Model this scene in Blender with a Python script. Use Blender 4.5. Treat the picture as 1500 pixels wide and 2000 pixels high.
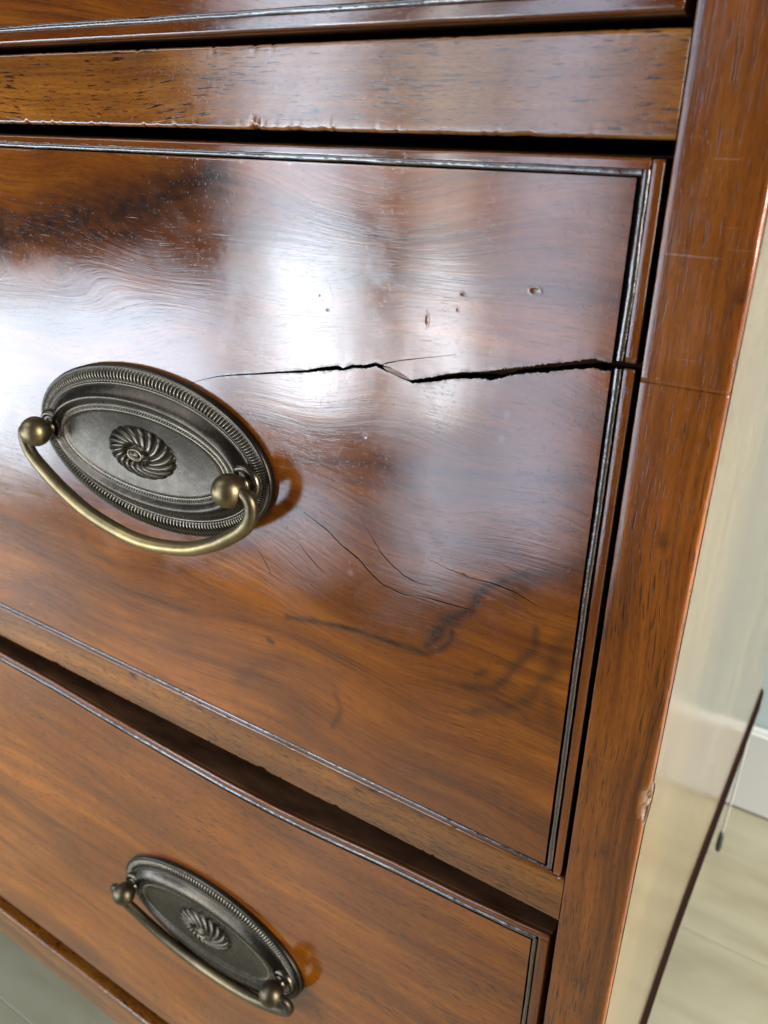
import bpy, bmesh, math, random
import numpy as np
from mathutils import Vector, Matrix, noise as mnoise
from mathutils.geometry import delaunay_2d_cdt

random.seed(5)
for o in list(bpy.data.objects):
    bpy.data.objects.remove(o, do_unlink=True)
S = bpy.context.scene
C = S.collection

# ------------------------------------------------------------------ units
# 1 u = 0.17 m.  Working axes: lens at (0,0,0), front of the chest on y = 1,
# x to the right, z up.  The world origin sits on the floor below the right
# front corner of the chest.
U = 0.17
OFF = np.array([0.163, -1.0, 3.47])
def W(p):
    return (np.asarray(p, float) + OFF) * U

# ------------------------------------------------------------------ camera
cd = bpy.data.cameras.new('camera')
cam = bpy.data.objects.new('camera', cd)
C.objects.link(cam)
R = np.array([[0.84001125, 0.24283984, -0.48519058],
              [0.54239939, -0.35349322, 0.76213217],
              [0.01356447, -0.90336668, -0.42865446]])
M = Matrix.Identity(4)
for i in range(3):
    M[i][0] = R[i][0]; M[i][1] = -R[i][1]; M[i][2] = -R[i][2]
    M[i][3] = W((0, 0, 0))[i]
cam.matrix_world = M
cd.lens = 5.6
cd.sensor_fit = 'VERTICAL'
cd.sensor_height = 5.6 * 2000 / 1616.9
cd.clip_start = 0.01
cd.clip_end = 50
cd.dof.use_dof = True
cd.dof.focus_distance = 0.225
cd.dof.aperture_fstop = 4.2
S.camera = cam

# ------------------------------------------------------------------ light
w = bpy.data.worlds.new('World')
S.world = w
w.use_nodes = True
bg = w.node_tree.nodes['Background']
bg.inputs[0].default_value = (0.62, 0.66, 0.70, 1)
bg.inputs[1].default_value = 0.13
S.view_settings.view_transform = 'Standard'
S.view_settings.look = 'None'
S.view_settings.exposure = -0.12
S.view_settings.gamma = 1

LY = -2.4          # plane of the windows behind the camera
def window(x0, x1, z0, z1, power, col=(0.83, 0.91, 1.0), y=LY):
    """one glazed opening: x0..z1 are the slopes under which it mirrors in the chest front"""
    k = 1.0 - y
    X0, X1, Z0, Z1 = x0 * k, x1 * k, z0 * k, z1 * k
    l = bpy.data.lights.new('window_pane_light', 'AREA')
    l.shape = 'RECTANGLE'
    l.size = abs(X1 - X0) * U
    l.size_y = abs(Z1 - Z0) * U
    l.energy = power * l.size * l.size_y      # power per square metre
    l.color = col
    ob = bpy.data.objects.new('window_pane_light', l)
    C.objects.link(ob)
    ob.location = W(((X0 + X1) / 2, y, (Z0 + Z1) / 2))
    ob.rotation_euler = (math.radians(90), 0, 0)
    return ob
# slopes are multiplied for the mirrored path (2 - y) / (1 - y)
q = (2 - LY) / (1 - LY)
def win(x0, x1, z0, z1, p, **k):
    return window(x0 * q, x1 * q, z0 * q, z1 * q, p, **k)
WINDOWS = [   # x0, x1, z0, z1, power, colour
    (-2.30, -1.42, -0.72, -0.30, 42, (0.74, 0.87, 1.0)),
    (-1.40, -0.96, -0.50, -0.27, 50, (0.68, 0.83, 1.0)),
    (-0.87, -0.690, -0.42, -0.15, 84, (0.78, 0.89, 1.0)),
    (-0.88, -0.690, -0.14, 0.32, 42, (0.70, 0.83, 1.0)),
    (-0.585, -0.515, -0.38, -0.17, 92, (0.82, 0.91, 1.0)),
    (-0.585, -0.525, -0.16, 0.32, 36, (0.90, 0.93, 0.97)),
    (-0.47, -0.34, -0.56, 0.30, 25, (0.66, 0.79, 1.0)),
    (-1.30, -0.72, -0.70, -0.52, 20, (0.68, 0.82, 1.0)),
    (-0.60, -0.49, -0.66, -0.40, 26, (0.68, 0.82, 1.0)),
    (-2.20, -0.60, 0.62, 1.70, 15, (0.82, 0.91, 1.0)),  # high pane added so beads and rail edges catch highlights
]
for a in WINDOWS:
    win(*a[:5], col=a[5])
# added area lights at right: brighten wall, floor and polished side, glint edges
for (lx, ly, lz, en, sx, sy) in ((1.75, 0.16, 0.95, 118, 0.55, 1.3), (1.8, -0.34, 0.8, 34, 0.4, 1.3)):
    l = bpy.data.lights.new('side_fill_light', 'AREA'); l.shape = 'RECTANGLE'; l.size = sx; l.size_y = sy
    l.energy = en; l.color = (1.0, 0.985, 0.95)
    ob = bpy.data.objects.new('side_fill_light', l); C.objects.link(ob)
    ob.location = (lx, ly, lz)
    ob.rotation_euler = (Vector((0.1, 0.45, 0.05)) - Vector(ob.location)).to_track_quat('-Z', 'Y').to_euler()

# ------------------------------------------------------------------ helpers
def nd(nt, t, **kw):
    n = nt.nodes.new(t)
    for k, v in kw.items():
        if k in n.inputs:
            n.inputs[k].default_value = v
        else:
            setattr(n, k, v)
    return n
def lk(nt, a, b):
    nt.links.new(a, b)
def math_(nt, op, a, b=None, clamp=False):
    n = nt.nodes.new('ShaderNodeMath'); n.operation = op; n.use_clamp = clamp
    for i, v in enumerate((a, b)):
        if v is None: continue
        if isinstance(v, (int, float)): n.inputs[i].default_value = v
        else: lk(nt, v, n.inputs[i])
    return n.outputs[0]
def mixc(nt, f, a, b, mode='MIX'):
    n = nt.nodes.new('ShaderNodeMix'); n.data_type = 'RGBA'; n.blend_type = mode
    for i, v in ((0, f), (6, a), (7, b)):
        if isinstance(v, (int, float)): n.inputs[i].default_value = v
        elif isinstance(v, tuple): n.inputs[i].default_value = (*v, 1) if len(v) == 3 else v
        else: lk(nt, v, n.inputs[i])
    return n.outputs[2]
def ramp(nt, fac, stops):
    n = nt.nodes.new('ShaderNodeValToRGB')
    e = n.color_ramp.elements
    while len(e) < len(stops): e.new(0.5)
    for i, (p, c) in enumerate(stops):
        e[i].position = p
        e[i].color = (c, c, c, 1) if isinstance(c, (int, float)) else (*c, 1)
    lk(nt, fac, n.inputs[0])
    return n.outputs[0]
def noise_(nt, vec, scale, detail=3, rough=0.5, dist=0.0):
    n = nt.nodes.new('ShaderNodeTexNoise')
    n.inputs['Scale'].default_value = scale
    n.inputs['Detail'].default_value = detail
    n.inputs['Roughness'].default_value = rough
    n.inputs['Distortion'].default_value = dist
    lk(nt, vec, n.inputs['Vector'])
    return n.outputs[0]
def comb(nt, a, b, c):
    n = nt.nodes.new('ShaderNodeCombineXYZ')
    for i, v in enumerate((a, b, c)):
        if isinstance(v, (int, float)): n.inputs[i].default_value = v
        else: lk(nt, v, n.inputs[i])
    return n.outputs[0]
def new_mat(name):
    m = bpy.data.materials.new(name); m.use_nodes = True
    nt = m.node_tree; nt.nodes.clear()
    out = nt.nodes.new('ShaderNodeOutputMaterial')
    b = nt.nodes.new('ShaderNodeBsdfPrincipled')
    lk(nt, b.outputs[0], out.inputs[0])
    return m, nt, b

def wood(name, axis='X', light=(0.1260, 0.0399, 0.0092), dark=(0.0357, 0.0101, 0.0034), warp=0.004, seed=0.0,
         rough=0.42, coat=1.0, coat_rough=0.17, pore=0.55, bump=1.0, blotch=0.5, porebump=1.0, figure=55, ps=(300, 2300)):
    m, nt, b = new_mat(name)
    tc = nt.nodes.new('ShaderNodeTexCoord')
    mp = nt.nodes.new('ShaderNodeMapping')
    mp.inputs['Location'].default_value = (seed, seed * 1.7, seed * 0.6)
    lk(nt, tc.outputs['Object'], mp.inputs[0])
    co = mp.outputs[0]
    sp = nt.nodes.new('ShaderNodeSeparateXYZ'); lk(nt, co, sp.inputs[0])
    X, Y, Z = sp.outputs
    g, c, d = {'X': (X, Z, Y), 'Z': (Z, X, Y), 'Y': (Y, Z, X)}[axis]
    wv = noise_(nt, comb(nt, math_(nt, 'MULTIPLY', g, 0.45), c, d), 14, 2, 0.5)
    wv = math_(nt, 'MULTIPLY', math_(nt, 'SUBTRACT', wv, 0.5), warp * 10)
    c2 = math_(nt, 'ADD', c, wv)
    # growth figure
    bands = noise_(nt, comb(nt, math_(nt, 'MULTIPLY', g, 4), math_(nt, 'MULTIPLY', c2, figure), math_(nt, 'MULTIPLY', d, 30)), 1.0, 5, 0.62)
    fine = noise_(nt, comb(nt, math_(nt, 'MULTIPLY', g, 30), math_(nt, 'MULTIPLY', c2, 900), math_(nt, 'MULTIPLY', d, 300)), 1.0, 3, 0.6)
    blot = noise_(nt, comb(nt, math_(nt, 'MULTIPLY', g, 9), math_(nt, 'MULTIPLY', c2, 22), d), 1.0, 4, 0.6)
    pn = noise_(nt, comb(nt, math_(nt, 'MULTIPLY', g, ps[0]), math_(nt, 'MULTIPLY', c2, ps[1]), math_(nt, 'MULTIPLY', d, 900)), 1.0, 2, 0.45)
    pm = noise_(nt, comb(nt, math_(nt, 'MULTIPLY', g, 35), math_(nt, 'MULTIPLY', c2, 90), d), 1.0, 2, 0.5)
    f = math_(nt, 'ADD', math_(nt, 'MULTIPLY', bands, 0.66), math_(nt, 'MULTIPLY', fine, 0.34))
    col = mixc(nt, ramp(nt, f, [(0.34, 0.0), (0.62, 1.0)]), dark, light)
    mid = tuple(0.42 * x for x in light)
    col = mixc(nt, math_(nt, 'MULTIPLY', ramp(nt, blot, [(0.42, 1.0), (0.62, 0.0)]), blotch), col, (dark[0] * 0.9, dark[1] * 0.9, dark[2]))
    # golden streaks
    gold = ramp(nt, noise_(nt, comb(nt, math_(nt, 'MULTIPLY', g, 16), math_(nt, 'MULTIPLY', c2, 130), d), 1.0, 4, 0.6), [(0.52, 0.0), (0.70, 1.0)])
    col = mixc(nt, math_(nt, 'MULTIPLY', gold, 0.22), col, (light[0] * 1.35, light[1] * 1.7, light[2] * 1.8))
    thr = math_(nt, 'ADD', math_(nt, 'MULTIPLY', math_(nt, 'SUBTRACT', pm, 0.5), 0.35), pn)
    pores = ramp(nt, thr, [(0.32, 1.0), (0.40, 0.0)])
    col = mixc(nt, math_(nt, 'MULTIPLY', pores, pore), col, (0.012, 0.006, 0.004))
    p2 = noise_(nt, comb(nt, math_(nt, 'MULTIPLY', g, ps[0] * 2.4), math_(nt, 'MULTIPLY', c2, ps[1] * 1.7), math_(nt, 'MULTIPLY', d, 900)), 1.0, 2, 0.5)
    fpor = ramp(nt, math_(nt, 'ADD', p2, math_(nt, 'MULTIPLY', math_(nt, 'SUBTRACT', blot, 0.5), 0.25)), [(0.36, 1.0), (0.47, 0.0)])
    col = mixc(nt, math_(nt, 'MULTIPLY', fpor, 0.42 * pore ** 0.5), col, (0.020, 0.008, 0.004))
    # marks carried on the mesh: R darkening (figure, knots, grime, painted reflection), G raw pale wood, B pale spots in the polish
    at = nt.nodes.new('ShaderNodeAttribute'); at.attribute_name = 'mk'
    sc = nt.nodes.new('ShaderNodeSeparateColor'); lk(nt, at.outputs['Color'], sc.inputs[0])
    col = mixc(nt, sc.outputs[0], col, (0.022, 0.009, 0.006))
    raw = mixc(nt, ramp(nt, noise_(nt, co, 900, 3, 0.6), [(0.35, 0.0), (0.65, 1.0)]), (0.028, 0.013, 0.007), (0.19, 0.115, 0.065))
    col = mixc(nt, sc.outputs[1], col, raw)
    col = mixc(nt, math_(nt, 'MULTIPLY', sc.outputs[2], 0.16), col, (0.45, 0.36, 0.30))
    # polished surface: coloured wood under a clear shellac film
    nt.nodes.remove(b)
    out = [n for n in nt.nodes if n.type == 'OUTPUT_MATERIAL'][0]
    dif = nt.nodes.new('ShaderNodeBsdfDiffuse'); dif.inputs['Roughness'].default_value = 0.3
    glo = nt.nodes.new('ShaderNodeBsdfAnisotropic'); glo.distribution = 'BECKMANN'
    glo.inputs['Color'].default_value = (1, 1, 1, 1)
    fr = nt.nodes.new('ShaderNodeFresnel'); fr.inputs['IOR'].default_value = 1.56
    mx = nt.nodes.new('ShaderNodeMixShader')
    lk(nt, fr.outputs[0], mx.inputs[0]); lk(nt, dif.outputs[0], mx.inputs[1]); lk(nt, glo.outputs[0], mx.inputs[2])
    lk(nt, mx.outputs[0], out.inputs[0])
    lk(nt, col, dif.inputs['Color'])
    dull = noise_(nt, comb(nt, math_(nt, 'MULTIPLY', g, 40), math_(nt, 'MULTIPLY', c, 70), d), 1.0, 5, 0.65)
    cr = math_(nt, 'ADD', coat_rough - 0.05, math_(nt, 'MULTIPLY', dull, 0.10))
    # handling: hazy smears and fine rubbing scratches in the polish
    haze = ramp(nt, noise_(nt, co, 28, 4, 0.6, 1.2), [(0.50, 0.0), (0.72, 1.0)])
    cr = math_(nt, 'ADD', cr, math_(nt, 'MULTIPLY', haze, 0.06))
    rs = nt.nodes.new('ShaderNodeMapping'); rs.inputs['Rotation'].default_value = (0, 0.42, 0); rs.inputs['Scale'].default_value = (22, 1, 900)
    lk(nt, co, rs.inputs[0])
    rs2 = nt.nodes.new('ShaderNodeMapping'); rs2.inputs['Rotation'].default_value = (0, -0.75, 0); rs2.inputs['Scale'].default_value = (30, 1, 1100)
    lk(nt, co, rs2.inputs[0])
    scr = math_(nt, 'ADD', ramp(nt, noise_(nt, rs.outputs[0], 1.0, 2, 0.5), [(0.735, 0.0), (0.76, 1.0)]), ramp(nt, noise_(nt, rs2.outputs[0], 1.0, 2, 0.5), [(0.75, 0.0), (0.77, 1.0)]))
    cr = math_(nt, 'ADD', cr, math_(nt, 'MULTIPLY', scr, 0.15))
    lk(nt, math_(nt, 'ADD', cr, math_(nt, 'MULTIPLY', sc.outputs[1], 0.3), True), glo.inputs['Roughness'])
    # relief
    speck = ramp(nt, noise_(nt, co, 1400, 1, 0.5), [(0.66, 0.0), (0.74, 1.0)])
    h = math_(nt, 'MULTIPLY', pores, -0.000014 * porebump)
    h = math_(nt, 'ADD', h, math_(nt, 'MULTIPLY', scr, -0.000012))
    h = math_(nt, 'ADD', h, math_(nt, 'MULTIPLY', speck, 0.000008))
    h = math_(nt, 'ADD', h, math_(nt, 'MULTIPLY', fine, 0.000028))
    h = math_(nt, 'ADD', h, math_(nt, 'MULTIPLY', noise_(nt, co, 160, 2, 0.5), 0.000016 * bump))
    h = math_(nt, 'ADD', h, math_(nt, 'MULTIPLY', noise_(nt, comb(nt, math_(nt, 'MULTIPLY', g, 14), math_(nt, 'MULTIPLY', c, 30), d), 1.0, 1, 0.4), 0.00030 * bump))
    bp = nt.nodes.new('ShaderNodeBump'); bp.inputs['Strength'].default_value = 0.8; bp.inputs['Distance'].default_value = 1.0
    lk(nt, h, bp.inputs['Height'])
    for sock in (glo.inputs['Normal'], fr.inputs['Normal']): lk(nt, bp.outputs[0], sock)
    return m

def simple(name, col, rough=0.5, metal=0.0, coat=0.0, nscale=0, col2=None, bump=0.0, stretch=(1, 1, 1)):
    m, nt, b = new_mat(name)
    b.inputs['Roughness'].default_value = rough
    b.inputs['Metallic'].default_value = metal
    b.inputs['Coat Weight'].default_value = coat
    b.inputs['Base Color'].default_value = (*col, 1)
    if nscale:
        tc = nt.nodes.new('ShaderNodeTexCoord'); mp = nt.nodes.new('ShaderNodeMapping')
        mp.inputs['Scale'].default_value = stretch
        lk(nt, tc.outputs['Object'], mp.inputs[0])
        n = noise_(nt, mp.outputs[0], nscale, 5, 0.6)
        lk(nt, mixc(nt, ramp(nt, n, [(0.38, 0.0), (0.62, 1.0)]), col, col2 or col), b.inputs['Base Color'])
        if bump:
            bp = nt.nodes.new('ShaderNodeBump'); bp.inputs['Distance'].default_value = bump
            lk(nt, n, bp.inputs['Height']); lk(nt, bp.outputs[0], b.inputs['Normal'])
    return m

def mesh_obj(name, verts, faces, mat, parent=None, smooth=True, attrs=None, world=True, org=(0, 0, 0)):
    """verts in u (camera frame) -> one mesh object in the parent's frame"""
    v = np.asarray(verts, float)
    if world:
        v = (v + OFF) * U
        o_w = np.array(org) if parent is None else np.array(parent['wloc'])
        v = v - o_w
    me = bpy.data.meshes.new(name)
    me.from_pydata(v.tolist(), [], faces)
    if smooth:
        me.polygons.foreach_set('use_smooth', [True] * len(me.polygons))
    if attrs is not None:
        a = me.color_attributes.new('mk', 'FLOAT_COLOR', 'POINT')
        col = np.ones((len(v), 4)); col[:, :3] = attrs
        a.data.foreach_set('color', col.ravel())
    if mat: me.materials.append(mat)
    me.update()
    ob = bpy.data.objects.new(name, me)
    C.objects.link(ob)
    if parent is not None:
        ob.parent = parent
        ob['wloc'] = list(parent['wloc'])
    else:
        ob.location = org
        ob['wloc'] = list(org)
    return ob

def empty(name, loc, parent=None):
    o = bpy.data.objects.new(name, None); C.objects.link(o)
    o.empty_display_size = 0.05
    if parent is not None:
        o.parent = parent
        o.location = Vector(loc) - Vector(parent['wloc'])
    else:
        o.location = loc
    o['wloc'] = list(map(float, loc))
    return o

def nz(x, y=0.0, z=0.0):
    return mnoise.noise(Vector((x, y, z)))
def fbm(x, y=0.0, z=0.0, o=4):
    s = 0; a = 0.5
    for i in range(o):
        s += a * nz(x, y, z); x *= 2.03; y *= 2.03; z *= 2.03; a *= 0.5
    return s

def loft(name, stations, ring, mat, parent, mkf=None, smooth=True, caps=True, sharp=None):
    """ring(s) -> list of 3D points (u). closed rings joined along the stations"""
    V = []; F = []
    for s in stations:
        V += ring(s)
    n = len(V) // len(stations)
    for i in range(len(stations) - 1):
        for j in range(n):
            k = (j + 1) % n
            F.append((i * n + j, i * n + k, (i + 1) * n + k, (i + 1) * n + j))
    if caps:
        F.append(tuple(range(n))[::-1]); F.append(tuple(range((len(stations) - 1) * n, len(stations) * n)))
    at = None
    if mkf: at = np.array([mkf(p) for p in V])
    ob = mesh_obj(name, V, F, mat, parent, smooth, at)
    bm = bmesh.new(); bm.from_mesh(ob.data); bmesh.ops.recalc_face_normals(bm, faces=bm.faces); bm.to_mesh(ob.data); bm.free()
    return ob

def board_ring(s, axis, a0, a1, y0, y1, rad, ns=4, nf=1, jit=None):
    """cross-section of a board lying in the front: a = across, y0 front, y1 back.
    rad = (r at a0 front corner, r at a1 front corner). returns points for station s"""
    r0, r1 = rad
    pts = []
    # start at back a0, go to the front a0 corner, along the front, a1 corner, back
    pts.append((a0, y1)); pts.append((a0, y0 + r0 * 1.5))
    for i in range(ns + 1):
        t = i / ns * math.pi / 2
        pts.append((a0 + r0 * (1 - math.cos(t)), y0 + r0 * (1 - math.sin(t))))
    for i in range(1, nf):
        pts.append((a0 + r0 + (a1 - a0 - r0 - r1) * i / nf, y0))
    for i in range(ns + 1):
        t = i / ns * math.pi / 2
        pts.append((a1 - r1 * (1 - math.sin(t)), y0 + r1 * (1 - math.cos(t))))
    pts.append((a1, y0 + r1 * 1.5)); pts.append((a1, y1))
    if axis == 'X':
        return [(s, p[1], p[0]) for p in pts]
    return [(p[0], p[1], s) for p in pts]

def stations(a, b, fine_a, fine_b, st, coarse=0.25):
    xs = set()
    x = a
    while x < b:
        xs.add(round(x, 5)); x += st if fine_a <= x <= fine_b else coarse
        if x > fine_a and x - coarse < fine_a and x < fine_b: xs.add(round(fine_a, 5))
    xs.add(round(b, 5))
    return sorted(xs)

# ------------------------------------------------------------------ materials
M_face = wood('polished_figured_mahogany', 'X', light=(0.300, 0.080, 0.0050), dark=(0.075, 0.0165, 0.0025), warp=0.006, seed=3.1, pore=0.45, blotch=0.6, coat_rough=0.165, porebump=0.32, bump=0.8, ps=(140, 2600))
M_low = wood('polished_straight_mahogany', 'X', light=(0.310, 0.084, 0.0035), dark=(0.115, 0.0260, 0.0025), warp=0.003, seed=7.7, pore=0.6, blotch=0.5, coat_rough=0.13, porebump=0.5, bump=0.8, figure=85, ps=(150, 2200))
M_rail = wood('open_pored_mahogany_rail', 'X', light=(0.330, 0.108, 0.0110), dark=(0.075, 0.0205, 0.0040), warp=0.0015, seed=1.3, pore=0.9, blotch=0.5, coat_rough=0.18, figure=90, porebump=0.8, ps=(170, 2000))
M_stile = wood('open_pored_mahogany_stile', 'Z', light=(0.270, 0.072, 0.0070), dark=(0.065, 0.0160, 0.0030), warp=0.0012, seed=4.4, pore=0.7, blotch=0.5, coat_rough=0.20, figure=130, porebump=0.6, ps=(130, 2500))
M_margin = wood('orange_mahogany_edge', 'Z', light=(0.2040, 0.0510, 0.0036), dark=(0.0723, 0.0153, 0.0018), warp=0.001, seed=9.0, pore=0.4, blotch=0.3, coat_rough=0.14, porebump=0.6)
M_marginx = wood('orange_mahogany_top_edge', 'X', light=(0.1870, 0.0467, 0.0040), dark=(0.0595, 0.0127, 0.0018), warp=0.001, seed=2.0, pore=0.4, blotch=0.3, coat_rough=0.14, porebump=0.6)
M_side = wood('glossy_reflection_tint_mahogany', 'Z', light=(0.22, 0.158, 0.082), dark=(0.13, 0.085, 0.042), warp=0.002, seed=6.0, pore=0.3, blotch=0.35, coat_rough=0.21, bump=0.12, porebump=0.2)  # paled tan base puts the reflection's warm tint into the wood colour
def matte(m):
    b = [n for n in m.node_tree.nodes if n.type == 'BSDF_PRINCIPLED'][0]
    b.inputs['Specular IOR Level'].default_value = 0.0
    return m
M_dark = simple('dark_unpolished_interior', (0.012, 0.007, 0.005), 0.8)
M_inner = simple('raw_drawer_wood', (0.085, 0.038, 0.018), 0.65, nscale=30, col2=(0.035, 0.016, 0.009), stretch=(1, 4, 8))
M_bead = simple('grime_filled_bead', (0.022, 0.014, 0.011), 0.20, coat=1.0, nscale=260, col2=(0.040, 0.018, 0.010), bump=0.0006)
M_groove = matte(simple('black_groove', (0.006, 0.004, 0.004), 0.6))  # near-black colour of the boards inside the bead grooves
matte(M_dark); matte(M_inner)
M_raw = simple('split_raw_wood', (0.30, 0.19, 0.14), 0.6, nscale=500, col2=(0.16, 0.08, 0.05), bump=0.0004, stretch=(0.3, 1, 2))

# ------------------------------------------------------------------ the chest
XR = -0.163            # right side of the chest
SI = -0.268            # inner edge of the right stile
XL = -5.40             # left side
base = W(((XR + XL) / 2, 2.3, -3.47)); base[2] = 0
chest = empty('chest_of_drawers', base)
chest['label'] = 'antique polished mahogany chest of drawers with oval brass pulls and one split drawer front'
chest['category'] = 'chest of drawers'
YB = 3.47

# --- rails (run along x); worn lower edges
def rail(zb, zt, seed, nicks=(), mat=M_rail, yb=1.25, y0=1.0, rb=0.0055, rt=0.004, name='rail'):
    st = stations(-5.29, SI - 0.0012, -2.35, 0, 0.0042)
    def ring(x):
        dz = 0.0008 * fbm(x * 9, seed) ; n = max(0, fbm(x * 90, seed + 3) - 0.12) * 0.012
        nk = 0
        for (nx, nwid, dep) in nicks:
            nk += dep * math.exp(-((x - nx) / nwid) ** 2)
        r0 = rb * (1 + 0.35 * fbm(x * 12, seed + 7)) + n + nk
        z0 = zb + dz + n * 0.5 + nk * 0.7
        z1 = zt + 0.0012 * fbm(x * 11, seed + 1) - max(0, fbm(x * 90, seed + 9) - 0.16) * 0.010
        return board_ring(x, 'X', z0, z1, y0 + 0.0007 * nz(x * 3, seed), yb, (r0, rt), 4, 8)
    return loft(name, st, ring, mat, chest)
rail(-0.0164, 0.0907, 1.0, [(-1.385, 0.003, 0.004), (-0.87, 0.0035, 0.005), (-0.862, 0.003, 0.003), (-0.79, 0.008, 0.0015), (-0.45, 0.012, 0.0015), (-0.745, 0.008, 0.0018)])
rail(-1.2448, -1.1445, 2.0, [(-0.93, 0.01, 0.004), (-0.74, 0.008, 0.003), (-1.6, 0.01, 0.003)])
r3 = rail(-2.690, -2.552, 3.0, rt=0.007)
r3['label'] = 'bottom rail of the chest'
rail(1.36, 1.46, 4.0)

def side_x(y):
    t = min(max((y - 1.0) / 1.2, 0), 1)
    return XR + 0.0010 - 0.0240 * (t * t * (3 - 2 * t))
# --- right stile in two pieces with a seam
def mk_stile(p):
    x, y, z = p
    r = g = 0.0
    for (cx, cz, rad, am) in ((-0.209, -0.488, 0.009, 0.85), (-0.207, -0.478, 0.006, 0.5), (-0.213, -1.042, 0.011, 0.55), (-0.172, -0.172, 0.007, 0.9),
                              (-0.222, -1.36, 0.014, 0.5), (-0.205, -1.22, 0.02, 0.3), (-0.20, -1.43, 0.014, 0.3), (-0.206, -0.498, 0.005, 0.5)):
        dd = math.hypot(x - cx, (z - cz) * 0.7) / rad
        r = max(r, am * math.exp(-dd * dd) * (0.8 + 0.8 * nz(x * 200, z * 200)))
    if -0.965 < z < -0.885 and x > -0.182:
        g = 0.75 if (y > 1.0020) else 0.0
        r *= (1 - g)
    return (min(max(r, 0), 1), g, 0)
def chip_depth(z):
    if not -0.965 < z < -0.885: return 0.0
    t = (z + 0.965) / 0.08
    return max(0, 0.0135 * max(0, math.sin(math.pi * t ** 1.35)) ** 0.6 + 0.004 * nz(z * 260))
def stile(z0, z1, seed, x_shift=0.0):
    st = stations(z0, z1, -2.3, 0.75, 0.006)
    def ring(z):
        j = 0.0007 * fbm(z * 14, seed)
        ro = 0.0065 + 0.003 * fbm(z * 16, seed + 2) + 0.008 * max(0, fbm(z * 60, seed + 8) - 0.12)
        yo = 0.0
        ch = 0.0
        if -0.965 < z < -0.885:
            ch = chip_depth(z)
        ri = 0.0025 + 0.0006 * nz(z * 40, seed)
        pts = board_ring(z, 'Z', SI + j, XR + 0.0006 * nz(z * 9, seed + 4), 1.0 + x_shift + 0.0005 * nz(z * 4, seed), 1.25, (ri, ro), 4, 14)
        pts = [(side_x(1.25) - 0.004, y_, z_) if (y_ > 1.2 and x_ > -0.2) else (x_, y_, z_) for (x_, y_, z_) in pts]
        if ch > 0:
            out = []
            for (x, y, zz) in pts:
                lim = XR - ch + 0.0
                if x > lim and y < 1.2:
                    dd = (x - lim)
                    y = max(y, 1.0 + dd * (1.3 + 0.7 * nz(z * 150, x * 300)) + 0.002 + 0.002 * nz(z * 300, x * 500, 3))
                out.append((x, y, zz))
            pts = out
        return pts
    return loft('stile', st, ring, M_stile, chest, mk_stile)
s1 = stile(-0.2856, 1.46, 1.0, 0.0004); s1['label'] = 'upper length of the right front stile above the seam'
s2 = stile(-3.10, -0.2866, 5.0); s2['label'] = 'lower length of the right front stile with a chipped outer edge'
def stile_left(x):
    st = [-3.10, -1.0, 1.46]
    loft('stile', st, lambda z: board_ring(z, 'Z', XL, XL + 0.105, 1.0, 1.25, (0.006, 0.003), 4, 2), M_stile, chest)
stile_left(XL)

# --- side panel of the chest (right), polished, mirrors wall and floor
def side_panel():
    ys = np.concatenate([np.concatenate([np.linspace(1.0105, 1.06, 26), np.linspace(1.08, 2.3, 60)]), np.linspace(2.35, YB, 30)])
    zs = np.array(sorted(set(list(np.linspace(-2.29, -1.0, 24)) + list(np.linspace(-0.98, -0.87, 30)) + list(np.linspace(-0.85, 1.46, 36)))))
    V = []; F = []
    for y in ys:
        for z in zs:
            ys_ = y
            if y < 1.06: ys_ = max(y, 1.0105 + chip_depth(z) * 1.5)
            V.append((side_x(y) + 0.0002 * nz(y * 2, z * 2), ys_, z))
    n = len(zs)
    for i in range(len(ys) - 1):
        for j in range(n - 1):
            F.append((i * n + j, (i + 1) * n + j, (i + 1) * n + j + 1, i * n + j + 1))
    m = len(V)
    V += [(side_x(1.0105) - 0.02, 1.0105, zs[0]), (side_x(YB) - 0.1, YB, zs[0]), (side_x(YB) - 0.1, YB, zs[-1]), (side_x(1.0105) - 0.02, 1.0105, zs[-1])]
    F.append((m, m + 3, m + 2, m + 1))
    F.append((len(ys) * n - n, m + 1, m + 2, len(ys) * n - 1))
    ob = mesh_obj('side_panel', V, F, M_side, chest)
    ob['label'] = 'polished right side of the chest mirroring the wall and floor'
side_panel()
# return of the stile onto the side is part of the stile board; dark foot moulding under the side
def foot_mould():
    ys = list(np.linspace(1.02, YB + 0.012, 50))
    def ring(y):
        x = side_x(y) + 0.0015
        return [(x - 0.06, y, -2.289), (x - 0.001, y, -2.289), (x + 0.0085, y, -2.305), (x + 0.0105, y, -2.32), (x + 0.0105, y, -2.40), (x + 0.006, y, -2.43), (x - 0.06, y, -2.43)]
    M_fm = matte(simple('dark_stained_base_edge', (0.010, 0.005, 0.004), 0.7))
    ob = loft('base_edge', ys, ring, M_fm, chest, smooth=False)
    ob['label'] = 'dark bottom edge of the side'
foot_mould()
def box(name, x0, x1, y0, y1, z0, z1, mat, parent, bev=0.004, segs=2):
    bm = bmesh.new()
    bmesh.ops.create_cube(bm, size=1.0)
    for v in bm.verts:
        v.co = Vector(((x0 + x1) / 2 + v.co.x * (x1 - x0), (y0 + y1) / 2 + v.co.y * (y1 - y0), (z0 + z1) / 2 + v.co.z * (z1 - z0)))
    if bev:
        bmesh.ops.bevel(bm, geom=list(bm.edges), offset=bev, segments=segs, affect='EDGES', profile=0.5)
    V = [tuple(v.co) for v in bm.verts]; bm.verts.index_update()
    F = [tuple(v.index for v in f.verts) for f in bm.faces]
    bm.free()
    return mesh_obj(name, V, F, mat, parent, smooth=False)
box('side_panel', XL, XL + 0.1, 1.2505, YB, -2.6, 1.46, M_side, chest)
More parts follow.
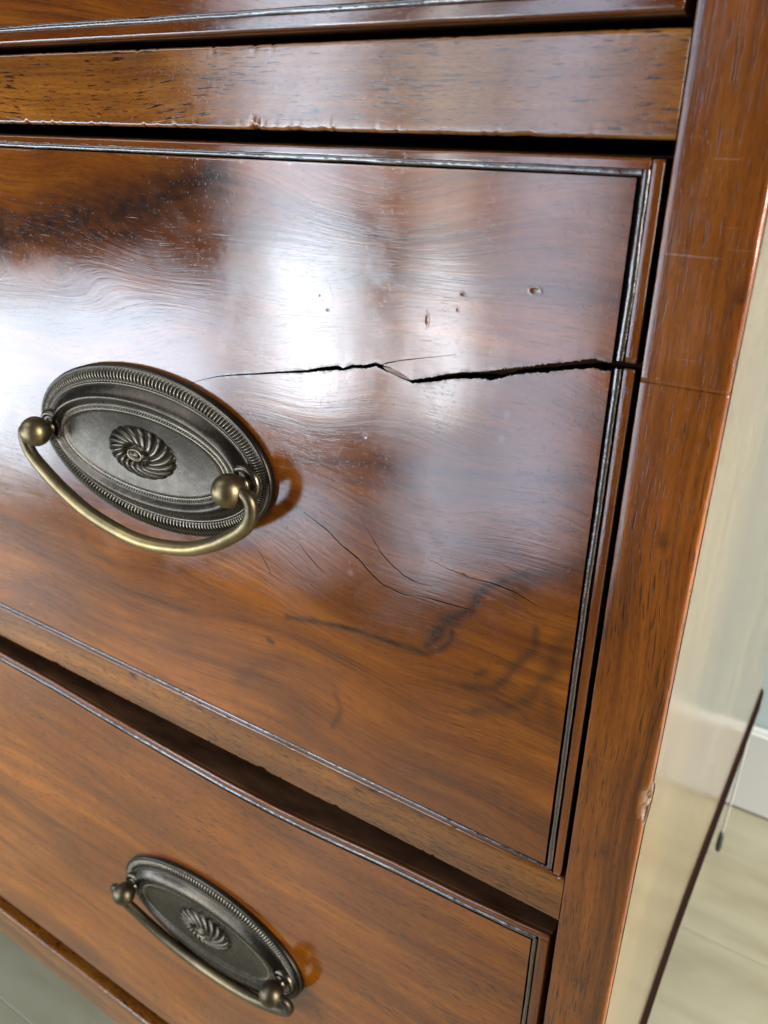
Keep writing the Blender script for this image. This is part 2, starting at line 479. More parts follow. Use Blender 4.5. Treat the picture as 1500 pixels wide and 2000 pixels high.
box('back_panel', XL + 0.1, side_x(3) - 0.101, YB - 0.06, YB - 0.01, -2.6, 1.46, M_inner, chest, 0)
box('top_board', XL - 0.12, XR + 0.12, 0.90, YB + 0.02, 1.462, 1.60, M_side, chest, 0.03, 4)
for (x0, x1, y0, y1) in ((XL, XL + 0.3, 1.0, 1.3), (XR - 0.45, XR - 0.15, 3.30, 3.6), (XL, XL + 0.3, 3.30, 3.6)):
    box('foot', x0, x1, y0 + 0.01, y1, -3.47, -2.70, M_stile, chest, 0.01)
box('foot', SI - 0.12, XR - 0.004, 1.004, 1.245, -3.47, -3.101, M_stile, chest, 0.01)
# dust boards between the drawers
for z in (0.03, -1.20, -2.60):
    box('dust_board', XL + 0.1, SI - 0.02, 1.251, YB - 0.061, z - 0.03, z + 0.03, M_inner, chest, 0)
box('drawer_runner', SI - 0.004, SI + 0.06, 1.251, YB - 0.07, -2.5, 1.3, M_dark, chest, 0)

# ------------------------------------------------------------------ drawers
def bead(path, r, parent, seed=0.0, mat=None, squash=0.8, amp=0.42):
    """half-round scratch bead along a path [(x,y,z)], facing -y"""
    path = [Vector(p) for p in path]
    # resample
    P = []
    L = 0
    for a, b in zip(path, path[1:]):
        n = max(1, int((b - a).length / 0.006))
        for i in range(n): P.append(a.lerp(b, i / n))
    P.append(path[-1])
    V = []; F = []; K = 9
    for i, p in enumerate(P):
        t = (P[min(i + 1, len(P) - 1)] - P[max(i - 1, 0)]).normalized()
        side = Vector((0, 1, 0)).cross(t).normalized()
        rr = r * (1 + amp * fbm(i * 0.09, seed) + 0.35 * amp * nz(i * 0.9, seed))
        dr = 0.0012 * fbm(i * 0.05, seed + 5)
        for k in range(K):
            a = math.pi * (k / (K - 1))
            V.append(tuple(p + side * (math.cos(a) * rr + dr) + Vector((0, -1, 0)) * math.sin(a) * rr * squash + Vector((0, 0.0, 0))))
    for i in range(len(P) - 1):
        for k in range(K - 1):
            F.append((i * K + k, (i + 1) * K + k, (i + 1) * K + k + 1, i * K + k + 1))
    return mesh_obj('bead', V, F, mat or M_bead, parent)

# pixel -> plane helper so that the marks of the middle drawer stand where they are
def PX(px, py, y=1.0):
    r = R @ np.array([px - 750, py - 1000, 1616.9])
    r = r * (y / r[1])
    return (r[0], r[2])

# ---- middle drawer: cracked veneered face
dm = box('drawer', -5.28, -0.2745, 1.032, 3.4, -1.139, -0.034, M_inner, chest, 0)
dm['label'] = 'middle drawer with a long jagged split right of its pull'
FX0, FX1, FZ0, FZ1 = -5.25, -0.3050, -1.129, -0.0560     # face inside the bead
crackpx = [(370, 748, .35), (395, 742, .9), (425, 735, 1.8), (460, 732, 2.4), (500, 730, 3.2), (550, 727, 4.0), (600, 725, 5), (625, 721, 7), (660, 718, 8.5), (672, 721, 5), (690, 715, 6.5),
           (715, 716, 7), (735, 711, 7), (748, 717, 9), (765, 724, 10), (785, 733, 9), (797, 740, 7), (805, 745, 6), (825, 743, 8), (850, 740, 9), (875, 735, 10), (900, 733, 11),
           (935, 732, 11), (960, 733, 16), (980, 729, 15), (1000, 725, 12), (1030, 722, 12), (1060, 719, 13), (1110, 714, 13), (1160, 709, 15), (1178, 714, 15), (1200, 717, 12), (1230, 712, 11), (1275, 703, 12)]
def crack_poly(cp, seed, jag=0.35, sub=4, openend=True):
    C0 = []
    for (a, b) in zip(cp, cp[1:]):
        for i in range(sub):
            t = i / sub
            C0.append([a[k] * (1 - t) + b[k] * t for k in range(3)])
    C0.append(list(cp[-1]))
    up = []; dn = []
    for i, (x, y, wd) in enumerate(C0):
        px, pz = PX(x, y)
        # px width to u
        hw = wd * 0.00086 / 2
        ju = hw * (1 + jag * nz(i * 0.83, seed) + 0.25 * nz(i * 2.1, seed)); jd = hw * (1 + jag * nz(i * 0.77, seed + 9) + .25 * nz(i * 1.9, seed + 4))
        off = 0.0008 * nz(i * 0.7, seed + 2) * min(1, wd / 4)
        up.append((px, pz + max(ju, 0.00006) + off)); dn.append((px, pz - max(jd, 0.00006) + off))
    return up, dn
up, dn = crack_poly(crackpx, 1.0, 0.45, 9)
def clip_right(L, xc):
    out = []
    for a, b in zip(L, L[1:]):
        if a[0] <= xc: out.append(a)
        if a[0] <= xc < b[0]:
            t = (xc - a[0]) / (b[0] - a[0]); out.append((xc, a[1] + t * (b[1] - a[1])))
    return out
def at_x(L, x):
    for a, b in zip(L, L[1:]):
        if a[0] <= x <= b[0]:
            t = (x - a[0]) / (b[0] - a[0]); return a[1] + t * (b[1] - a[1])
    return L[-1][1]
polys = [clip_right(up, FX1 + 0.01) + clip_right(dn, FX1 + 0.01)[::-1]]
hairs = [
    [(740, 713, .8), (760, 708, 1.3), (780, 704, 1.2), (815, 700, .9), (850, 697, .5), (892, 691, .2)],
    [(595, 1000, .5), (620, 1020, 1.2), (640, 1035, 1.5), (665, 1062, 1.8), (700, 1090, 2.0), (725, 1120, 2.0), (750, 1143, 1.6), (790, 1161, 1.1), (803, 1163, .6)],
    [(812, 1161, .6), (850, 1171, 1.3), (885, 1181, 1.3), (915, 1189, .8), (930, 1194, .3)],
    [(703, 1008, .3), (722, 1040, .8), (745, 1080, 1.5), (765, 1102, 1.4), (790, 1124, 1.3), (815, 1138, 1.1), (845, 1145, .4)],
    [(835, 1090, .3), (870, 1108, .8), (915, 1127, 1.0), (960, 1138, 1.2), (975, 1143, 1.7), (1010, 1158, 1.5), (1050, 1183, .5)],
    [(585, 1062, .3), (600, 1082, .8), (622, 1107, .8), (634, 1118, .3)],
    [(965, 1092, .2), (1000, 1112, .6), (1045, 1135, .3)],
    [(641, 545, .2), (646, 562, .9), (651, 578, 1.0), (654, 592, .3)],
    [(505, 1075, .2), (520, 1100, .7), (530, 1120, .2)],
]
for i, h in enumerate(hairs):
    a, b = crack_poly([(u_, v_, w_ * 1.45) for (u_, v_, w_) in h], 20.0 + i, 0.4, 3)
    polys.append(a + b[::-1])

fig_and_reflection = [  # dark veneer figure and a painted dark reflection: [px polyline], width (px), strength
    ([(560, 1205), (640, 1218), (700, 1232), (760, 1252), (800, 1266), (835, 1276), (862, 1268), (882, 1250), (884, 1228)], 6, .62),
    ([(835, 1262), (858, 1240), (870, 1218), (900, 1200), (925, 1188), (930, 1165), (945, 1150), (975, 1138), (1000, 1128), (1040, 1118)], 9, .6),
    ([(850, 1240), (864, 1222), (884, 1208)], 16, .6),
    ([(1048, 1227), (1044, 1270), (1009, 1297), (992, 1322), (966, 1344), (910, 1340)], 8, .4),
    ([(1091, 1305), (1061, 1331), (1035, 1366), (983, 1383), (927, 1388)], 12, .35),
    ([(1110, 1240), (1080, 1290), (1062, 1330), (1075, 1400)], 16, .3),
    ([(655, 1355), (668, 1385), (650, 1420)], 7, .35),
    ([(525, 1250), (532, 1254)], 7, .6),
    ([(930, 1318), (950, 1310)], 5, .4),
    ([(660, 1320), (560, 1290), (500, 1300), (470, 1330)], 22, .2),
    ([(0, 470), (80, 440), (180, 420), (300, 395), (420, 340)], 50, .6),  # upper left: broad band paints the dark reflection into the veneer
    ([(0, 420), (60, 455), (140, 460), (260, 455)], 30, .5),  # second band of the painted dark reflection
    ([(310, 1095), (350, 1110), (420, 1090), (500, 1060)], 16, .22),
    ([(700, 990), (790, 1020), (900, 1060), (1000, 1080)], 20, .2),
    ([(560, 900), (700, 905), (900, 925), (1140, 935)], 7, .25),
    ([(640, 935), (800, 950), (1000, 975), (1140, 985)], 6, .22),
    ([(960, 1015), (1120, 1035)], 5, .3),
    ([(1140, 1105), (1100, 1115), (1050, 1125), (1000, 1160)], 22, .35),
    ([(790, 340), (760, 520), (740, 690)], 3, 0.0),
]
spots = [(990, 810, 6, 'B'), (980, 857, 6, 'B'), (685, 1118, 7, 'B'), (683, 1098, 3, 'B'), (563, 741, 3, 'R'), (857, 788, 5, 'B'), (311, 1273, 3, 'B'), (62, 1180, 4, 'B')]
dents = [(835, 625, 5, 15, 0.0032), (905, 575, 7, 4, 0.003), (1046, 568, 12, 8, 0.0040), (895, 605, 4, 5, 0.002), (640, 605, 5, 4, 0.0015), (714, 852, 5, 7, 0.0018), (770, 790, 3, 4, 0.0012), (625, 577, 3, 3, .0012), (735, 620, 3, 3, .001)]
dchips = [(PX(a, b), c * 0.0005, d * 0.0005, e * 0.45) for (a, b, c, d, e) in dents]

def inside(px, pz, poly):
    c = False; n = len(poly); j = n - 1
    for i in range(n):
        xi, yi = poly[i]; xj, yj = poly[j]
        if (yi > pz) != (yj > pz) and px < (xj - xi) * (pz - yi) / (yj - yi) + xi: c = not c
        j = i
    return c

def seg_dist(P, A, B):
    A = np.array(A); B = np.array(B); d = B - A
    t = np.clip(((P - A) @ d) / (d @ d), 0, 1)
    return np.linalg.norm(P - (A + t[:, None] * d), axis=1)

def face_panel():
    pts = []; edges = []; faces = []
    # outline with the crack mouth on the right edge
    L = [(FX0, FZ0), (FX1, FZ0)]
    yd, yu = at_x(dn, FX1), at_x(up, FX1)
    outline = [(FX0, FZ0), (-1.95, FZ0)] + [(x, FZ0) for x in np.arange(-1.9, FX1 - .02, 0.03)] + [(FX1, FZ0)] + [(FX1, z) for z in np.arange(FZ0 + 0.02, yd - 0.01, 0.02)] + [(FX1, yd), (FX1, yu)] + \
              [(FX1, z) for z in np.arange(yu + 0.02, FZ1 - 0.01, 0.02)] + [(FX1, FZ1), (-1.95, FZ1), (FX0, FZ1)]
    # main crack clipped exactly at FX1
    mc = clip_right(up, FX1)[:] ; md = clip_right(dn, FX1)[:]
    main = mc + md[::-1]
    P2 = [main] + polys[1:]
    def add(L):
        s = len(pts); pts.extend(L)
        for i in range(len(L)): edges.append((s + i, s + (i + 1) % len(L)))
    add(outline)
    for p in P2: add(p)
    g = 0.0046
    rng = np.random.default_rng(3)
    gx = np.arange(-1.95, FX1 - g * .4, g); gz = np.arange(FZ0 + g * .6, FZ1 - g * .4, g)
    G = np.array([(x, z) for x in gx for z in gz]); G += rng.uniform(-.18 * g, .18 * g, G.shape)
    extra = []
    for ((cx, cz), sx, sz, _) in dchips:
        for a in np.arange(-2.2, 2.21, .3):
            for b in np.arange(-2.2, 2.21, .3):
                extra.append((cx + a * sx, cz + b * sz))
    for (sx, sy, r, _) in spots:
        cx, cz = PX(sx, sy)
        for a in np.arange(-2, 2.01, .35):
            for b in np.arange(-2, 2.01, .35): extra.append((cx + a * r * .0009, cz + b * r * .0009))
    G = np.vstack([G, np.array(extra)])
    keep = (G[:, 0] > -1.94) & (G[:, 0] < FX1 - .001) & (G[:, 1] > FZ0 + .001) & (G[:, 1] < FZ1 - .001)
    G = G[keep]
    pts.extend([tuple(p) for p in G])
    res = delaunay_2d_cdt([Vector(p) for p in pts], edges, [], 0, 1e-6)
    V2 = np.array([tuple(v) for v in res[0]]); T = res[2]
    keepf = []
    bbs = [(min(p[0] for p in q_), max(p[0] for p in q_), min(p[1] for p in q_), max(p[1] for p in q_)) for q_ in P2]
    for t in T:
        c = V2[list(t)].mean(axis=0)
        bad = not (FX0 < c[0] < FX1 and FZ0 < c[1] < FZ1)
        for p, bb in zip(P2, bbs):
            if bad: break
            if bb[0] <= c[0] <= bb[1] and bb[2] <= c[1] <= bb[3] and inside(c[0], c[1], p): bad = True
        if not bad: keepf.append(tuple(t))
    # attributes
    mk = np.zeros((len(V2), 3))
    for (poly, wd, st) in fig_and_reflection:
        if st <= 0: continue
        d = np.full(len(V2), 9.0)
        Q = [PX(*p) for p in poly]
        for a, b in zip(Q, Q[1:]): d = np.minimum(d, seg_dist(V2, a, b))
        wob = np.array([1 + .7 * fbm(p[0] * 22, p[1] * 60, wd) for p in V2])
        mk[:, 0] = np.maximum(mk[:, 0], min(.96, st * 1.65) * np.exp(-(d / ((wd * .95 + 1.0) * .00085 * wob)) ** 2) * (0.85 + 0.4 * np.array([nz(p[0] * 40, p[1] * 90, 4) for p in V2])))
    for (sx, sy, r, ch) in spots:
        c = np.array(PX(sx, sy)); d = np.linalg.norm(V2 - c, axis=1) / (r * .0009)
        mk[:, 2 if ch == 'B' else 0] = np.maximum(mk[:, 2 if ch == 'B' else 0], np.exp(-d ** 4))
    yy = np.full(len(V2), 0.9990)
    for ((cx, cz), sx, sz, dep) in dchips:
        d = np.sqrt(((V2[:, 0] - cx) / sx) ** 2 + ((V2[:, 1] - cz) / sz) ** 2)
        dd = np.clip(1.15 - d, 0, 1); yy += dep * .5 * dd * dd * (3 - 2 * dd)
        yy -= dep * .12 * np.exp(-((d - 1.35) / .22) ** 2)
        mk[:, 1] = np.maximum(mk[:, 1], .6 * (dd > .55) * (dep > .0017))
    # gentle real waviness, and lips curled along the split
    for i, (x, z) in enumerate(V2):
        yy[i] += 0.0011 * nz(x * 2.1, z * 3.4, 3.0) + 0.00022 * nz(x * 9, z * 15, 8.0)
        if -1.1 < x:
            zc = (at_x(up, x) + at_x(dn, x)) / 2 if x > up[0][0] else -0.42
            t = min(1, max(0, (x + 1.0) / 0.5))
            yy[i] += (-0.0014 if z > zc else 0.0010) * t * math.exp(-abs(z - zc) / 0.03)
            if x > up[0][0]:
                hw = (at_x(up, x) - at_x(dn, x)) / 2
                e = abs(z - zc) - hw
                if e < 0.0035:
                    k = max(0, nz(x * 90, z * 40, 5) + .15) * 1.6
                    mk[i, 1] = max(mk[i, 1], min(.95, k * 1.3) * (1 - e / .0035) * min(1, hw / .002))
                if e < 0.010: mk[i, 0] = max(mk[i, 0], .35 * (1 - e / .010) * max(0, nz(x * 50, z * 90, 9) + .4))
    V = [(x, y, z) for (x, z), y in zip(V2, yy)]
    ob = mesh_obj('face_panel', V, keepf, M_face, dm, True, mk)
    # crack walls, their colour blackened to paint the shade inside the split
    WV = []; WF = []
    for pi, p in enumerate(P2):
        s = len(WV); n = len(p); dep = 0.030 if pi == 0 else 0.004
        for (x, z) in p: WV.append((x, 0.9990, z))
        for (x, z) in p: WV.append((x, 0.9990 + dep, z))
        for i in range(n):
            if pi == 0 and p[i][0] > FX1 - 1e-4 and p[(i + 1) % n][0] > FX1 - 1e-4: continue
            WF.append((s + i, s + (i + 1) % n, s + n + (i + 1) % n, s + n + i))
        if pi > 0:
            pass
    wall = mesh_obj('split_wall', WV, WF, matte(simple('shaded_split_wood', (0.012, 0.006, 0.004), 0.8)), dm, False)
    return ob
face_panel()
# loose sliver in the split
a = [PX(748, 716), PX(762, 719), PX(785, 727), PX(797, 737), PX(803, 743), PX(788, 738), PX(770, 731), PX(755, 723)]
mesh_obj('splinter', [(x, 0.9995, z) for x, z in a] + [(x, 1.004, z) for x, z in a],
         [tuple(range(8))] + [(i, (i + 1) % 8, 8 + (i + 1) % 8, 8 + i) for i in range(8)], M_raw, dm, False)

# margins round the face (outside the bead), grooves show the dark board behind
def margin(axis, a0, a1, s0, s1, seed, mat, rad=(0.001, 0.003), y0=1.0012, parent=None, mkf=None, yb=1.0055, fine=(-2.3, 0.3), topf=None):
    st = stations(s0, s1, fine[0], fine[1], 0.008)
    def ring(s):
        dz = topf(s) if topf else 0.0
        j0 = 0.0006 * fbm(s * 20, seed); j1 = 0.0010 * fbm(s * 14, seed + 3)
        return board_ring(s, axis, a0 + j0 + dz, a1 + j1 + dz, y0 + 0.0003 * nz(s * 8, seed), yb, rad, 4, 2)
    return loft('margin', st, ring, mat, parent, mkf)
zc_r = (at_x(dn, -0.287), at_x(up, -0.287))
margin('Z', -0.2895, -0.2757, -1.1405, zc_r[0], 1, M_margin, (0.001, 0.004), 1.0, dm)
margin('Z', -0.2895, -0.2757, zc_r[1], -0.036, 2, M_margin, (0.001, 0.004), 1.0, dm)
margin('X', -0.0465, -0.0345, -5.28, -0.292, 3, M_marginx, (0.001, 0.004), 1.0, dm)
margin('X', -1.1415, -1.1385, -5.28, -0.292, 4, M_marginx, (0.0008, 0.0008), 0.9992, dm)
box('groove_board', -0.3060, -0.2748, 1.0025, 1.0310, -1.141, at_x(dn, -0.3) - 0.0005, M_groove, dm, 0)
box('groove_board', -0.3060, -0.2748, 1.0025, 1.0310, at_x(up, -0.3) + 0.0005, -0.0350, M_groove, dm, 0)
box('groove_board', -5.28, -0.3062, 1.0025, 1.0310, -0.0600, -0.0350, M_groove, dm, 0)
box('groove_board', -5.28, -0.3062, 1.0025, 1.0310, -1.1410, -1.1200, M_groove, dm, 0)
by = 1.0012
bead([(-0.297, by, -1.134), (-0.298, by, -0.70), (-0.2965, by, zc_r[0] - 0.001)], 0.0043, dm, 1)
bead([(-0.2965, by, zc_r[1] + 0.001), (-0.2945, by, -0.18), (-0.2955, by, -0.047)], 0.0048, dm, 2)
bead([(-5.2, by, -0.050), (-1.5, by, -0.0500), (-0.9, by, -0.0495), (-0.3, by, -0.050)], 0.0044, dm, 3)
bead([(-5.2, by - .001, -1.1345), (-1.5, by - .001, -1.134), (-0.298, by - .001, -1.1345)], 0.0034, dm, 4)

# ---- top drawer
dt = box('drawer', -5.28, -0.2795, 1.006, 3.4, 0.103, 1.34, M_inner, chest, 0)
dt['label'] = 'top drawer of which only the lower edge is in view'
def plain_face(x0, x1, z0, z1, parent, mat, y, seed, zlo=None, zhi=None):
    xs = sorted(set([x0, -3.5] + list(np.arange(-2.4, x1 - .01, 0.02)) + [x1])); N = 40
    V = []; F = []
    for x in xs:
        a = z0 + (zlo(x) if zlo else 0); b = z1 + (zhi(x) if zhi else 0)
        for i in range(N + 1):
            z = a + (b - a) * i / N
            V.append((x, y + 0.0010 * nz(x * 2.3, z * 3.1, seed), z))
    for i in range(len(xs) - 1):
        for j in range(N):
            F.append((i * (N + 1) + j, (i + 1) * (N + 1) + j, (i + 1) * (N + 1) + j + 1, i * (N + 1) + j + 1))
    return mesh_obj('face_panel', V, F, mat, parent)
plain_face(-5.25, -0.318, 0.1315, 1.31, dt, M_face, 0.999, 11)
box('groove_board', -5.28, -0.2798, 1.0025, 1.0058, 0.106, 1.338, M_groove, dt, 0)
margin('X', 0.1045, 0.1235, -5.28, -0.280, 7, M_marginx, (0.0065, 0.001), 0.9985, dt)
margin('Z', -0.305, -0.2800, 0.1245, 1.335, 8, M_margin, (0.001, 0.006), 0.9985, dt)
bead([(-5.2, by - .001, 0.1275), (-1.0, by - .001, 0.1275), (-0.31, by - .001, 0.1280)], 0.0044, dt, 7)
bead([(-0.311, by, 0.129), (-0.311, by, 1.30)], 0.0040, dt, 8)

# ---- lower drawer, sits a little back and has dropped at the middle
YL = 0.02
def sag(x):   # true height of its upper edge relative to the right end
    xs = [-5.3, -1.90, -1.67, -1.45, -1.28, -1.07, -0.93, -0.81, -0.62, -0.45, -0.35, -0.29, -0.2]
    zs = [-.012, -.016, -.020, -.033, -.040, -.046, -.045, -.038, -.021, -.013, -.006, 0, 0]
    return float(np.interp(x, xs, zs))
ZT = -1.3175
dl = empty('drawer', W((-0.283, 1.0 + YL, -2.5)), chest)
dl['label'] = 'bottom drawer set a little back with dropped upper edge'
def lower_body():
    st = stations(-5.28, -0.2835, -2.4, 0, 0.03)
    def ring(x):
        t = ZT + sag(x)
        return [(x, 1.0075 + YL, t - .001), (x, 1.012 + YL, t + .001), (x, 1.13 + YL, t + 0.002), (x, 1.131 + YL, t - 0.1), (x, 1.131 + YL, -2.508), (x, 1.0075 + YL, -2.508)]
    loft('drawer_front_board', st, ring, M_inner, dl, smooth=False)
lower_body()
fz = lambda x: sag(x)
plain_face(-5.25, -0.3175, -2.505, ZT - 0.0262, dl, M_low, 0.9990 + YL, 17, None, fz)
margin('X', ZT - 0.0125, ZT, -5.28, -0.2840, 9, M_marginx, (0.001, 0.0035), 0.9995 + YL, dl, None, 1.0070 + YL, topf=sag)
margin('Z', -0.3045, -0.2840, -2.505, ZT - 0.0126, 10, M_margin, (0.001, 0.005), 0.9995 + YL, dl, None, 1.0070 + YL)
mg = [(x, by + YL - .0005, ZT - 0.0175 + sag(x)) for x in [-5.2] + list(np.arange(-2.3, -0.31, 0.03)) + [-0.309]]
bead(mg, 0.0048, dl, 12)
bead([(-0.3105, by + YL, ZT - 0.020), (-0.3120, by + YL, -2.49)], 0.0042, dl, 13)
def gb():
    st = stations(-5.28, -0.2845, -2.4, 0, 0.03)
    loft('groove_board', st, lambda x: [(x, 1.003 + YL, ZT - 0.002 + sag(x)), (x, 1.0073 + YL, ZT - 0.002 + sag(x)), (x, 1.0073 + YL, -2.506), (x, 1.003 + YL, -2.506)], M_groove, dl, smooth=False)
gb()

# ------------------------------------------------------------------ pulls
def metal(name, col=(0.036, 0.028, 0.020), worn=(0.27, 0.22, 0.15), rough=0.26):
    m, nt, b = new_mat(name)
    at = nt.nodes.new('ShaderNodeAttribute'); at.attribute_name = 'mk'
    sc = nt.nodes.new('ShaderNodeSeparateColor'); lk(nt, at.outputs['Color'], sc.inputs[0])
    tc = nt.nodes.new('ShaderNodeTexCoord')
    n = noise_(nt, tc.outputs['Object'], 90, 5, 0.65)
    n2 = noise_(nt, tc.outputs['Object'], 420, 4, 0.6)
    base = mixc(nt, ramp(nt, n, [(0.38, 0.0), (0.66, 1.0)]), col, tuple(c * 1.7 for c in col))
    c1 = mixc(nt, math_(nt, 'MULTIPLY', sc.outputs[0], ramp(nt, n, [(0.30, 0.55), (0.62, 1.0)])), base, worn)
    c1 = mixc(nt, sc.outputs[1], c1, (0.012, 0.010, 0.008))
    verd = ramp(nt, n, [(0.68, 0.0), (0.76, 1.0)])
    c1 = mixc(nt, math_(nt, 'MULTIPLY', verd, 0.5), c1, (0.10, 0.15, 0.13))
    pit = ramp(nt, n2, [(0.70, 0.0), (0.76, 1.0)])
    c1 = mixc(nt, math_(nt, 'MULTIPLY', pit, 0.8), c1, (0.02, 0.016, 0.012))
    lk(nt, c1, b.inputs['Base Color'])
    b.inputs['Metallic'].default_value = 0.92
    rr = math_(nt, 'ADD', rough - 0.07, math_(nt, 'MULTIPLY', n2, 0.16))
    lk(nt, math_(nt, 'ADD', rr, math_(nt, 'MULTIPLY', sc.outputs[1], 0.3), True), b.inputs['Roughness'])
    bp = nt.nodes.new('ShaderNodeBump'); bp.inputs['Distance'].default_value = 0.00012; bp.inputs['Strength'].default_value = 0.6
    lk(nt, n2, bp.inputs['Height']); lk(nt, bp.outputs[0], b.inputs['Normal'])
    return m
M_plate = metal('dark_patinated_brass')
M_bail = metal('handled_brass', (0.058, 0.047, 0.029), (0.30, 0.21, 0.085), 0.36)

M_bail2 = metal('dull_brown_brass', (0.038, 0.030, 0.020), (0.17, 0.125, 0.065), 0.38)

def tube(path, rads, K=20, closed_ends=True):
    P = [Vector(p) for p in path]
    V = []; F = []
    up = Vector((0, 1, 0))
    for i, p in enumerate(P):
        t = (P[min(i + 1, len(P) - 1)] - P[max(i - 1, 0)]).normalized()
        n1 = up.cross(t).normalized(); n2 = t.cross(n1)
        for k in range(K):
            a = 2 * math.pi * k / K
            V.append(tuple(p + (n1 * math.cos(a) + n2 * math.sin(a)) * rads[i]))
    for i in range(len(P) - 1):
        for k in range(K):
            F.append((i * K + k, i * K + (k + 1) % K, (i + 1) * K + (k + 1) % K, (i + 1) * K + k))
    F.append(tuple(range(K))[::-1]); F.append(tuple(range((len(P) - 1) * K, len(P) * K)))
    return V, F
def catmull(pts, n=10):
    out = []
    P = [pts[0]] + list(pts) + [pts[-1]]
    for i in range(1, len(P) - 2):
        p0, p1, p2, p3 = [np.array(P[j], float) for j in (i - 1, i, i + 1, i + 2)]
        for k in range(n):
            t = k / n
            out.append(tuple(0.5 * ((2 * p1) + (-p0 + p2) * t + (2 * p0 - 5 * p1 + 4 * p2 - p3) * t * t + (-p0 + 3 * p1 - 3 * p2 + p3) * t ** 3)))
    out.append(tuple(pts[-1]))
    return out
def lathe(profile, K=32, center=(0, 0, 0)):
    """profile [(r, h)] revolved about -y through center"""
    V = []; F = []
    cx, cy, cz = center
    for r, h in profile:
        for k in range(K):
            a = 2 * math.pi * k / K
            V.append((cx + r * math.cos(a), cy - h, cz + r * math.sin(a)))
    for i in range(len(profile) - 1):
        for k in range(K):
            F.append((i * K + k, i * K + (k + 1) % K, (i + 1) * K + (k + 1) % K, (i + 1) * K + k))
    return V, F

def local(name, V, F, mat, parent, mk=None):
    V = np.array(V) * U
    me = bpy.data.meshes.new(name)
    me.from_pydata(V.tolist(), [], F)
    me.polygons.foreach_set('use_smooth', [True] * len(me.polygons))
    if mk is not None:
        a = me.color_attributes.new('mk', 'FLOAT_COLOR', 'POINT')
        col = np.ones((len(V), 4)); col[:, :3] = mk
        a.data.foreach_set('color', col.ravel())
    me.materials.append(mat); me.update()
    bm = bmesh.new(); bm.from_mesh(me); bmesh.ops.recalc_face_normals(bm, faces=bm.faces); bm.to_mesh(me); bm.free()
    o = bpy.data.objects.new(name, me); C.objects.link(o); o.parent = parent
    o['wloc'] = [0, 0, 0]
    return o

